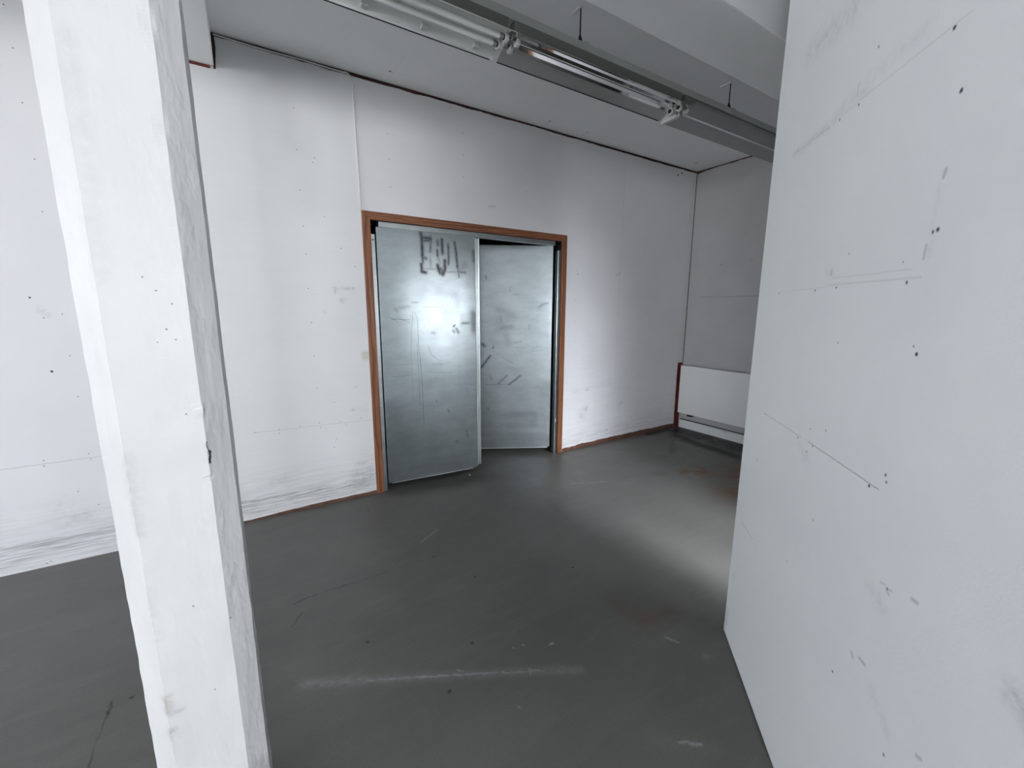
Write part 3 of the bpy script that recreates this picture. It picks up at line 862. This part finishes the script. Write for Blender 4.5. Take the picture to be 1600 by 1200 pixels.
# store behind the doors
bm = bmesh.new()
add_box(bm, 0.1, 3.4, 5.0, 5.1, 0, 2.6)
add_box(bm, 0.1, 0.2, BACK_Y + 0.2, 5.0, 0, 2.6)
add_box(bm, 3.3, 3.4, BACK_Y + 0.2, 5.0, 0, 2.6)
add_box(bm, 0.1, 3.4, BACK_Y + 0.2, 5.1, 2.6, 2.7)
tag(obj('wall_store', bm, M_HALL), kind='structure')

# ragged boards left bare where wall meets floor, ceiling and corner
Yf = BACK_Y


def ragged(name, poly, mat, y0=None, y1=None):
    bm = bmesh.new()
    add_prism(bm, poly, 'y', Yf - 0.004 if y0 is None else y0, Yf + 0.001 if y1 is None else y1)
    return tag(obj(name, bm, mat), kind='structure')


ragged('baseboard_back', jag_strip(2.642, 4.43, 0.0, lambda x: 0.030 + 0.018 * min(1, (x - 2.64) / 0.7), 0.010, 0.02, 7, 1.0), M_BARE)
ragged('baseboard_back', jag_strip(-0.40, 0.755, 0.0, lambda x: 0.009 + 0.016 * min(1, max(0, (x + 0.14) / 0.5)), 0.004, 0.02, 8, 3.0), M_BARE)
ragged('trim_1', [(x, CEIL - (z - CEIL)) for x, z in jag_strip(-0.02, 4.52, CEIL, lambda x: CEIL + 0.016 + 0.002 * math.sin(x * 2.1), 0.0045, 0.02, 9, 9.0)], M_GAP)
# ragged dark edge on the side wall below the ceiling
bm = bmesh.new()
pl = [(y, CEIL - (z - CEIL)) for y, z in jag_strip(2.35, 3.22, CEIL, lambda y: CEIL + 0.004 + 0.016 * max(0, (y - 2.5) / 0.7), 0.010, 0.02, 6, 13.0)]
add_prism(bm, pl, 'x', RIGHT_X - 0.004, RIGHT_X + 0.001)
tag(obj('trim_2', bm, M_GAP), kind='structure')
# red-brown surround at the beam end
bm = bmesh.new()
add_prism(bm, jag_strip(-0.40, -0.050, 2.819, lambda x: 2.831, 0.002, 0.02, 8, 4.0), 'y', Yf - 0.008, Yf + 0.001)
tag(obj('trim_3', bm, M_REDBROWN), kind='structure')
bm = bmesh.new()
add_prism(bm, [(-0.034, 2.822), (-0.024, 2.822), (-0.020, 2.87), (-0.014, 2.93), (-0.016, CEIL), (-0.034, CEIL)], 'y', Yf - 0.006, Yf + 0.001)
tag(obj('trim_4', bm, M_GAP), kind='structure')
# red-brown corner strip beside the radiator
bm = bmesh.new()
edge = [(4.430 + 0.006 * mnoise.noise(Vector((z * 14, 2.2, 0))), z) for z in np.linspace(0.02, 0.815, 40)]
add_prism(bm, [(4.524, 0.0), (4.524, 0.812)] + edge[::-1] + [(4.43, 0.0)], 'y', Yf - 0.004, Yf + 0.001)
tag(obj('trim_5', bm, M_REDBROWN), kind='structure')
# dark joint down the room corner
bm = bmesh.new()
add_prism(bm, [(RIGHT_X - 0.006, Yf - 0.002), (RIGHT_X + 0.001, Yf - 0.006), (RIGHT_X + 0.001, Yf + 0.001), (RIGHT_X - 0.006, Yf + 0.001)], 'z', 0.82, 2.99)
tag(obj('trim_6', bm, M_GAP), kind='structure')

# ------------------------------------------------------------------ double door
door = empty('door_1', (0, 0, 0))
tag(door, 'grey galvanised steel double door in an oak trimmed opening, right leaf pushed ajar', 'door', kind='structure')
TX0, TX1, TZ = 0.7536, 2.6290, 2.1385
TW = 0.058
yf, yb = BACK_Y - 0.014, BACK_Y - 0.0005


def trim_piece(pts, mat, nm):
    bm = bmesh.new()
    add_prism(bm, pts, 'y', yf, yb)
    bmesh.ops.bevel(bm, geom=[e for e in bm.edges if all(abs(v.co.y - yf) < 1e-5 for v in e.verts)], offset=0.002, segments=1, affect='EDGES')
    return obj(nm, bm, mat, door)


trim_piece([(TX0, 0), (TX0 + TW, 0), (TX0 + TW, TZ - TW), (TX0, TZ)], M_OAK_V, 'architrave')
trim_piece([(TX1 - TW, 0), (TX1, 0), (TX1, TZ), (TX1 - TW, TZ - TW)], M_OAK_V, 'architrave')
trim_piece([(TX0, TZ), (TX0 + TW, TZ - TW), (TX1 - TW, TZ - TW), (TX1, TZ)], M_OAK_H, 'architrave')
# black rebate lining of the opening
bm = bmesh.new()
add_box(bm, DX0 + 0.001, DX0 + 0.009, BACK_Y + 0.001, BACK_Y + 0.20, 0, DZ1 - 0.009)
add_box(bm, DX1 - 0.009, DX1 - 0.001, BACK_Y + 0.001, BACK_Y + 0.20, 0, DZ1 - 0.009)
add_box(bm, DX0 + 0.001, DX1 - 0.001, BACK_Y + 0.001, BACK_Y + 0.20, DZ1 - 0.009, DZ1 - 0.001)
obj('rebate', bm, M_VOID, door)
# galvanised frame strips
bm = bmesh.new()
add_box(bm, 0.8105, 0.842, BACK_Y + 0.002, BACK_Y + 0.05, 0.0, 1.985, 0.002)
add_box(bm, 2.537, 2.5665, BACK_Y + 0.002, BACK_Y + 0.05, 0.0, 2.000, 0.002)
add_box(bm, 0.872, 2.500, BACK_Y + 0.002, BACK_Y + 0.05, 2.040, 2.0775, 0.002)
fr = obj('steel_frame', bm, M_ZINC, door)
bm = bmesh.new()
add_tube(bm, [(0.826, BACK_Y + 0.004, 1.945), (0.826, BACK_Y - 0.001, 1.945)], 0.006, 10)
obj('frame_screw', bm, M_BLACK, fr)


def leaf(name, hinge, ang, width, z0, z1, marks, mat, mirror, label):
    """leaf mesh in its own frame: x from the hinge, y into the thickness, z up."""
    T = 0.042
    us = np.arange(0, width + 0.0005, 0.0045)
    zs = np.arange(z0, z1 + 0.001, 0.0045)
    us[-1], zs[-1] = width, z1
    me = grid_mesh(name, us, zs, lambda u, v: (u, 0.0012 * np.sin(u * 9 + v * 3) * np.sin(v * 5.1) + 0 * u, v),
                   attrs={'smear': lambda u, v: strokes(u, v, marks)},
                   extra=lambda bm: add_box(bm, 0, width, 0.0035, T, z0, z1, 0.0015))
    o = link(name, me, mat, door)
    o.location = hinge
    o.rotation_euler = (0, 0, ang)
    if label: o['label'] = label
    return o


# smeared black marks and scuffs, left leaf (u from the hinge side, z)
g = lambda *p: [(x - 0.845, z) for x, z in p]
MARK_L = [(g((1.175, 2.018), (1.183, 1.982), (1.183, 1.84)), 0.011, 1.0), (g((1.185, 1.99), (1.252, 1.985)), 0.012, 0.9), (g((1.185, 1.966), (1.250, 1.972)), 0.010, 0.8),
          (g((1.183, 1.84), (1.186, 1.80)), 0.008, 0.8), (g((1.172, 1.79), (1.176, 1.735)), 0.011, 1.0), (g((1.176, 1.735), (1.205, 1.729)), 0.012, 1.0),
          (g((1.253, 2.005), (1.253, 1.963), (1.246, 1.89)), 0.007, 0.65), (g((1.243, 1.85), (1.248, 1.77)), 0.007, 0.35), (g((1.20, 1.842), (1.21, 1.835)), 0.012, 0.7),
          (g((1.308, 1.976), (1.310, 1.945)), 0.013, 0.6), (g((1.343, 1.988), (1.345, 1.878)), 0.010, 0.95), (g((1.303, 1.905), (1.305, 1.858)), 0.007, 0.85),
          (g((1.303, 1.79), (1.315, 1.735), (1.345, 1.719)), 0.012, 1.0), (g((1.345, 1.719), (1.362, 1.76), (1.364, 1.828)), 0.012, 0.95), (g((1.325, 1.76), (1.34, 1.735)), 0.016, 0.9),
          (g((1.306, 1.85), (1.325, 1.81)), 0.006, 0.4), (g((1.394, 1.955), (1.395, 1.87), (1.392, 1.80)), 0.008, 0.85), (g((1.446, 1.971), (1.458, 1.90), (1.468, 1.78)), 0.009, 0.9),
          (g((1.468, 1.78), (1.480, 1.705)), 0.006, 0.7), (g((1.480, 1.745), (1.535, 1.745)), 0.009, 0.6), (g((1.49, 1.77), (1.53, 1.80)), 0.025, 0.3), (g((1.38, 1.74), (1.46, 1.745)), 0.006, 0.4),
          (g((1.17, 1.76), (1.30, 1.757)), 0.006, 0.35), (g((1.612, 1.91), (1.616, 1.84)), 0.018, 0.6), (g((1.575, 1.97), (1.30, 2.0)), 0.05, 0.10),
          (g((1.425, 1.312), (1.435, 1.32)), 0.008, 0.7), (g((1.42, 1.275), (1.43, 1.265)), 0.012, 0.5), (g((1.45, 1.29), (1.466, 1.259)), 0.012, 0.6), (g((1.50, 1.337), (1.56, 1.336)), 0.009, 0.55),
          (g((1.600, 1.42), (1.605, 1.28)), 0.03, 0.55), (g((0.96, 1.45), (0.972, 1.43)), 0.012, 0.3), (g((0.99, 1.455), (1.06, 1.47)), 0.012, 0.22), (g((1.09, 1.50), (1.13, 1.50)), 0.008, 0.4),
          (g((1.24, 1.265), (1.26, 1.26)), 0.01, 0.35), (g((1.26, 0.70), (1.265, 0.70)), 0.006, 0.6), (g((1.52, 0.42), (1.535, 0.36)), 0.008, 0.45), (g((1.36, 0.62), (1.37, 0.60)), 0.008, 0.4),
          (g((1.43, 0.33), (1.44, 0.33)), 0.010, 0.4), (g((1.24, 1.01), (1.32, 1.005)), 0.008, 0.25), (g((1.4, 0.55), (1.5, 0.5)), 0.04, 0.10), (g((1.3, 1.6), (1.45, 1.55)), 0.06, 0.08)]
MARK_R = [([(0.688, 0.889), (0.600, 1.003)], 0.010, 0.9), ([(0.52, 0.73), (0.437, 0.805)], 0.008, 0.55), ([(0.417, 0.715), (0.303, 0.804)], 0.009, 0.7), ([(0.36, 0.75), (0.30, 0.806)], 0.008, 0.55),
          ([(0.128, 1.472), (0.08, 1.505), (0.042, 1.512)], 0.009, 0.45), ([(0.512, 1.325), (0.401, 1.374)], 0.06, 0.22), ([(0.487, 1.276), (0.40, 1.29)], 0.03, 0.30), ([(0.674, 1.115), (0.66, 1.10)], 0.018, 0.7),
          ([(0.52, 1.45), (0.44, 1.42), (0.38, 1.36)], 0.04, 0.18), ([(0.57, 1.09), (0.572, 1.075)], 0.007, 0.8), ([(0.50, 1.38), (0.49, 1.33)], 0.012, 0.4), ([(0.64, 1.76), (0.635, 1.74)], 0.01, 0.5),
          ([(0.45, 1.2), (0.42, 1.12)], 0.03, 0.2), ([(0.63, 0.48), (0.62, 0.46)], 0.008, 0.5), ([(0.37, 1.13), (0.30, 1.14)], 0.01, 0.25), ([(0.22, 1.30), (0.22, 1.26)], 0.008, 0.25), ([(0.6, 0.8), (0.59, 0.77)], 0.01, 0.4)]
MARK_L = [(p, wd * 1.22 if min(q[1] for q in p) > 1.69 else wd, am) for p, wd, am in MARK_L]
ANG_L = -math.radians(4.0)
lf = leaf('door_leaf', (0.849, 3.214, 0), ANG_L, 0.776, 0.064, 2.036, MARK_L, M_ZINC_L, False,
          'shut door leaf with smeared black marks near its top')
# folded closing strip on the free edge of the shut leaf
bm = bmesh.new()
add_box(bm, 0.7795, 0.823, 0.012, 0.038, 0.080, 2.018, 0.002)
cs = obj('closing_strip', bm, M_ZINC, lf)
for bu, by, b0 in ((0.785, 0.009, 0.074), (0.815, 0.011, 0.084)):
    bm = bmesh.new()
    add_tube(bm, [(bu, by, b0), (bu, by, 2.02)], 0.0055, 12)
    obj('edge_bead', bm, M_BRIGHT, cs, smooth=True)
bm = bmesh.new()
add_box(bm, 0.03, 0.74, 0.002, 0.03, 0.054, 0.0635, 0.001)
obj('bottom_lip', bm, M_ZINC, lf)
# right leaf: hinged on the right, swung away by 28 degrees (its x axis runs from the hinge to the left)
aR = math.atan2(0.34, -0.64)
rl = leaf('door_leaf', (2.512, 3.272, 0), 0.0, 0.80, 0.066, 2.042, MARK_R, M_ZINC_R, True, 'open door leaf swung back into the dark')
ca, sa = math.cos(aR), math.sin(aR)
# local x -> (ca, sa); local y (thickness) -> away from the room
rl.matrix_local = Matrix(((ca, -(-sa) * 1.0, 0, 2.512), (sa, -ca, 0, 3.272), (0, 0, 1, 0), (0, 0, 0, 1)))
bm = bmesh.new()
add_box(bm, 0.02, 0.78, 0.002, 0.03, 0.050, 0.0655, 0.001)
obj('bottom_lip', bm, M_ZINC, rl)
# hinge pivots low and high on the right jamb, and a floor pivot
bm = bmesh.new()
add_box(bm, 2.515, 2.545, BACK_Y + 0.008, BACK_Y + 0.045, 0.012, 0.05, 0.003)
obj('pivot', bm, M_DARKSTEEL, door)
bm = bmesh.new()
add_tube(bm, [(2.545, BACK_Y - 0.002, 0.335), (2.545, BACK_Y - 0.002, 0.365)], 0.004, 8)
obj('latch_pin', bm, M_WHITE, door)

# ------------------------------------------------------------------ column
cx0, cx1, cy0, cy1, cc = -0.290, -0.0605, 1.144, 1.373, 0.0445
K = 0.89
CTOP = 2.68
oct_ = [(cx0 + cc, cy0), (cx1 - cc, cy0), (cx1, cy0 + cc), (cx1, cy1 - cc), (cx1 - cc, cy1), (cx0 + cc, cy1), (cx0, cy1 - cc), (cx0, cy0 + cc)]
bm = bmesh.new()
NZ = 380
SUB = 7
ring0 = []
for i in range(8):
    a, b = oct_[i], oct_[(i + 1) % 8]
    for k in range(SUB):
        t = k / SUB
        ring0.append((a[0] + (b[0] - a[0]) * t, a[1] + (b[1] - a[1]) * t, 1.0 if k == 0 else 0.0))
cxm, cym = (cx0 + cx1) / 2, (cy0 + cy1) / 2
rows = []
for j in range(NZ + 1):
    z = CTOP * j / NZ
    row = []
    for (x, y, edge) in ring0:
        d = Vector((x - cxm, y - cym, 0)).normalized()
        amt = 0.0016 * mnoise.noise(Vector((x * 22, y * 22, z * 5))) + 0.0011 * mnoise.noise(Vector((x * 60, y * 60, z * 22)))
        if edge:
            nval = mnoise.noise(Vector((x * 40, y * 40, z * 9))) + 0.7 * mnoise.noise(Vector((x * 40, y * 40, z * 33)))
            amt += (0.0013 if y < cy0 + 0.01 else 0.0007) * nval
            if nval > 0.95: amt -= 0.003
            # chip knocked out of the front arris
            if abs(x - (cx1 - cc)) < 0.01 and abs(y - cy0) < 0.01:
                for zc, hh, dd in ((1.115, 0.028, 0.003), (1.225, 0.020, -0.005), (1.815, 0.05, 0.003), (1.99, 0.05, 0.003)):
                    amt -= dd * max(0.0, 1 - abs(z - zc) / hh)
        row.append(bm.verts.new((x + d.x * amt, y + d.y * amt, z)))
    rows.append(row)
nr = len(ring0)
for A, B in zip(rows, rows[1:]):
    for k in range(nr):
        bm.faces.new((A[k], A[(k + 1) % nr], B[(k + 1) % nr], B[k]))
bm.faces.new(rows[0][::-1])
bm.faces.new(rows[-1])
col = obj('concrete_column', bm, M_COLUMN)
me = col.data
vco = np.zeros(len(me.vertices) * 3)
me.vertices.foreach_get('co', vco)
vco = vco.reshape(-1, 3)
CD = [([(-0.272, 0.43), (-0.270, 0.385)], 0.010, 0.9), ([(-0.268, 0.38), (-0.255, 0.378)], 0.007, 0.7), ([(-0.274, 0.325), (-0.268, 0.30)], 0.010, 0.8), ([(-0.270, 0.29), (-0.262, 0.20)], 0.006, 0.5),
      ([(-0.268, 0.14), (-0.262, 0.05)], 0.006, 0.4), ([(-0.27, 1.1), (-0.27, 0.9)], 0.012, 0.30), 
      ([(-0.26, 2.0), (-0.265, 1.5)], 0.014, 0.16), ([(-0.07, 0.02), (-0.1, 0.05)], 0.03, 0.5), ([(-0.27, 0.75), (-0.272, 0.6)], 0.01, 0.22)]
at = me.attributes.new('dirt', 'FLOAT', 'POINT')
val = strokes(vco[:, 0] / K, (vco[:, 2] - EYE) / K + EYE, CD) * (vco[:, 1] < cy0 + 0.06)
at.data.foreach_set('value', val)
tag(col, 'white painted concrete column with chamfered, chipped edges standing in front of the white wall', 'column', kind='thing')

# ------------------------------------------------------------------ light switch
sw = empty('light_switch', (0.7205, BACK_Y, 1.105))
tag(sw, 'small cream light switch on the white wall against the oak door trim', 'switch')
bm = bmesh.new()
add_box(bm, -0.0325, 0.0325, -0.012, -0.0005, -0.041, 0.041, 0.003)
obj('switch_plate', bm, M_WHITE, sw)
bm = bmesh.new()
v0 = [(-0.0215, -0.026), (0.026, -0.026), (0.026, 0.027), (-0.0215, 0.027)]
add_prism(bm, [(-0.0165, -0.026), (-0.0125, -0.026), (-0.0125, 0.027), (-0.0195, 0.027), (-0.0150, 0.0)], 'x', -0.0215, 0.026)
rk = obj('rocker', bm, M_CREAM, sw)

# ------------------------------------------------------------------ cable from the ceiling edge down to the door trim
bm = bmesh.new()
pts = [(-0.02, BACK_Y - 0.011, 2.999)]
for x in np.linspace(0.1, 0.68, 14): pts.append((x, BACK_Y - 0.011, 2.998 - 0.004 * abs(math.sin(x * 7))))
for a in np.linspace(0, math.pi / 2, 7): pts.append((0.70 + 0.042 * math.sin(a), BACK_Y - 0.010, 2.955 + 0.042 * math.cos(a)))
for z in np.linspace(2.90, 2.142, 12): pts.append((0.742 + (2.95 - z) * 0.014, BACK_Y - 0.0055, z))
add_tube(bm, pts, 0.0042, 8)
tag(obj('surface_cable', bm, M_WHITE, smooth=True), 'thin white cable along the wall top, bending down to the door trim', 'cable')

# ------------------------------------------------------------------ radiator and pipe cover
rad = empty('panel_radiator', (4.48, 2.2, 0.2))
tag(rad, 'flat white panel radiator low on the grey side wall', 'radiator')
bm = bmesh.new()
add_box(bm, -0.050, -0.032, -1.2, 0.978, 0.000, 0.590, 0.003)
obj('front_panel', bm, M_RAD, rad)
bm = bmesh.new()
add_box(bm, -0.030, 0.030, -1.15, 0.93, 0.06, 0.555, 0.004)
obj('heating_body', bm, M_RAD, rad)
bm = bmesh.new()
add_box(bm, -0.0315, 0.043, -1.19, 0.970, 0.560, 0.578, 0.001)
obj('top_strip', bm, M_DARKSTEEL, rad)  # solid dark strip filling the gap behind the panel top
for yy in (0.83, -0.9):
    bm = bmesh.new()
    add_box(bm, -0.028, 0.044, yy - 0.03, yy + 0.03, -0.030, 0.075, 0.002)
    obj('bracket', bm, M_DARKSTEEL, rad)
bm = bmesh.new()
add_prism(bm, [(4.500, 0.0), (4.500, 0.085), (4.486, 0.092), (4.486, 0.104), (4.5245, 0.104), (4.5245, 0.0)], 'y', 0.6, 3.19)
br = obj('baseboard_right', bm, M_CHIP)
tag(br, kind='structure')
bm = bmesh.new()
add_box(bm, 4.496, 4.5235, 0.62, 3.185, 0.1045, 0.109)
obj('shadow_gap', bm, M_DARKSTEEL, br)  # dark strip put in for the shade above the ridge

# ------------------------------------------------------------------ lighting rail and fluorescent fittings
LY = 1.923
rail = empty('lighting_rail', (0, LY, 2.82))
tag(rail, 'long grey lighting rail hung on thin rods beside the ceiling beam', 'rail')
bm = bmesh.new()
prof = [(-0.020, 0.020), (-0.020, -0.020), (0.022, -0.020), (0.022, 0.020), (0.012, 0.020), (0.012, 0.012), (0.016, 0.012), (0.016, -0.014), (-0.014, -0.014), (-0.014, 0.012), (-0.010, 0.012), (-0.010, 0.020)]
add_prism(bm, prof, 'x', 0.0, 4.45)
obj('channel', bm, M_LAMPBODY, rail)
for hx in (0.30, 1.625, 2.995, 4.2):
    bm = bmesh.new()
    add_tube(bm, [(hx, 0, 0.050), (hx, 0, 0.189)], 0.0035, 8)
    rod = obj('hanger_rod', bm, M_DARKSTEEL, rail)
    bm = bmesh.new()
    add_tube(bm, [(hx, 0, 0.021), (hx, 0, 0.060)], 0.017, 10, True, 0.004)
    obj('rod_cone', bm, M_BLACK, rod)
    bm = bmesh.new()
    add_box(bm, hx + 0.012, hx + 0.05, -0.024, 0.026, -0.010, 0.024, 0.002)
    obj('rail_clip', bm, M_LAMPBODY, rod)
    bm = bmesh.new()
    add_box(bm, hx - 0.012, hx + 0.008, -0.006, 0.07, 0.1805, 0.1895, 0.001)
    obj('ceiling_hook', bm, M_WHITE, rod)

Z0 = 2.80 - 2.82   # underside of the rail, relative to a fitting's own origin at rail centre height


def fitting(x0, x1, kind, label):
    L = x1 - x0
    t = empty('fluorescent_fitting', (x0, LY, 2.7985))
    tag(t, label, 'lamp', 'fluorescent fittings in a row under the rail')
    # spine
    bm = bmesh.new()
    add_box(bm, 0.004, L - 0.004, -0.028, 0.028, -0.058, -0.0005, 0.003)
    obj('spine', bm, M_SPINE, t)
    # reflector: shallow trough with a wide wing towards the wall
    mat = {'tubes': M_REFL, 'mirror': M_MIRROR, 'cover': M_SATIN}[kind]
    bm = bmesh.new()
    if kind == 'mirror':
        prof = [(-0.105, -0.104), (-0.098, -0.098), (-0.075, -0.078), (-0.050, -0.066), (-0.030, -0.062), (-0.012, -0.064), (0.000, -0.074), (0.012, -0.064), (0.035, -0.062), (0.060, -0.067), (0.078, -0.073)]
    else:
        prof = [(-0.105, -0.104), (-0.090, -0.092), (-0.050, -0.066), (-0.028, -0.062), (0.030, -0.062), (0.055, -0.067), (0.080, -0.077), (0.130, -0.103), (0.137, -0.108)]
    if kind != 'cover':
        add_sheet(bm, prof, 0.0016, 0.0, L)
        rf = obj('reflector', bm, mat, t)
        if kind == 'mirror':
            bm = bmesh.new()
            add_sheet(bm, [(0.078, -0.0735), (0.090, -0.079), (0.115, -0.094), (0.130, -0.103), (0.137, -0.108)], 0.0016, 0.0, L)
            obj('reflector_wing', bm, M_WING, t)
        bm = bmesh.new()
        add_tube(bm, [(0.001, 0.137, -0.1095), (L - 0.02, 0.137, -0.1095)], 0.0028, 6)
        obj('rim', bm, M_DARKSTEEL, rf)
    else:
        poly = [(-0.095, -0.064), (0.10, -0.064), (0.142, -0.098), (0.146, -0.112), (0.060, -0.108), (0.000, -0.103), (-0.012, -0.100), (-0.060, -0.088), (-0.09, -0.078)]
        add_prism(bm, poly, 'x', 0.03, L)
        cv = obj('cover', bm, M_SATIN, t)
        bm = bmesh.new()
        add_tube(bm, [(0.03, 0.002, -0.1005), (L, 0.002, -0.1005)], 0.007, 12)
        obj('highlight_bead', bm, M_REFL, cv, smooth=True)  # pale bead added to draw the highlight along the ridge
        bm = bmesh.new()
        add_prism(bm, [(0.03, -0.062), (0.10, -0.062), (0.146, -0.098), (0.151, -0.116), (0.03, -0.112)], 'x', 0.0, 0.026)
        obj('end_cap', bm, M_HOLDER, cv)
    # lampholders at both ends, tubes where fitted
    for ex, sgn in ((0.012, 1), (L - 0.012, -1)):
        for ty in (-0.023, 0.040):
            if kind == 'cover' and ex > 0.1: continue
            bm = bmesh.new()
            add_tube(bm, [(ex, ty, -0.089), (ex + sgn * 0.016, ty, -0.089)], 0.021, 14)
            add_box(bm, min(ex, ex + sgn * 0.014), max(ex, ex + sgn * 0.014), ty - 0.012, ty + 0.012, -0.082, -0.059)
            lh = obj('lampholder', bm, M_HOLDER, t, smooth=True)
            bm = bmesh.new()
            add_tube(bm, [(ex + sgn * 0.0158, ty, -0.089), (ex + sgn * 0.022, ty, -0.089)], 0.012, 12)
            obj('socket', bm, M_BLACK, lh)
    if kind == 'tubes':
        for ty in (-0.023, 0.040):
            bm = bmesh.new()
            add_tube(bm, [(0.055, ty, -0.089), (L - 0.055, ty, -0.089)], 0.0135, 16)
            tb = obj('tube', bm, M_TUBE, t, smooth=True)
            for e0, e1 in ((0.036, 0.0555), (L - 0.0555, L - 0.036)):
                bm = bmesh.new()
                add_tube(bm, [(e0, ty, -0.089), (e1, ty, -0.089)], 0.0138, 14)
                obj('tube_cap', bm, M_SATIN, tb, smooth=True)
        # stamped louvre slots in the wing
        for k in range(5):
            sx = L - 0.10 - 0.262 * k
            if sx < 0.02: break
            bm = bmesh.new()
            add_box(bm, sx - 0.026, sx + 0.004, 0.088, 0.118, -0.101, -0.083, 0.002)
            obj('wing_clip', bm, M_LAMPBODY, rf)
    return t


fitting(-0.015, 1.170, 'tubes', 'fluorescent fitting with two unlit tubes, nearest the white column')
fitting(1.195, 2.455, 'mirror', 'fluorescent fitting with empty mirror reflector, between the tubed and the covered fittings')
fitting(2.480, 3.950, 'cover', 'grey covered fluorescent fitting at the row end near the grey side wall')

# ------------------------------------------------------------------ crumb on the floor
bm = bmesh.new()
bmesh.ops.create_icosphere(bm, subdivisions=2, radius=0.008)
for v in bm.verts:
    v.co *= 1 + 0.35 * mnoise.noise(v.co * 160)
    v.co.z = v.co.z * 0.7
zmin = min(v.co.z for v in bm.verts)
for v in bm.verts: v.co += Vector((1.545, 3.155, -zmin))
tag(obj('plaster_crumb', bm, M_PLASTER), 'tiny white plaster crumb on the floor below the marked door leaf', 'crumb')
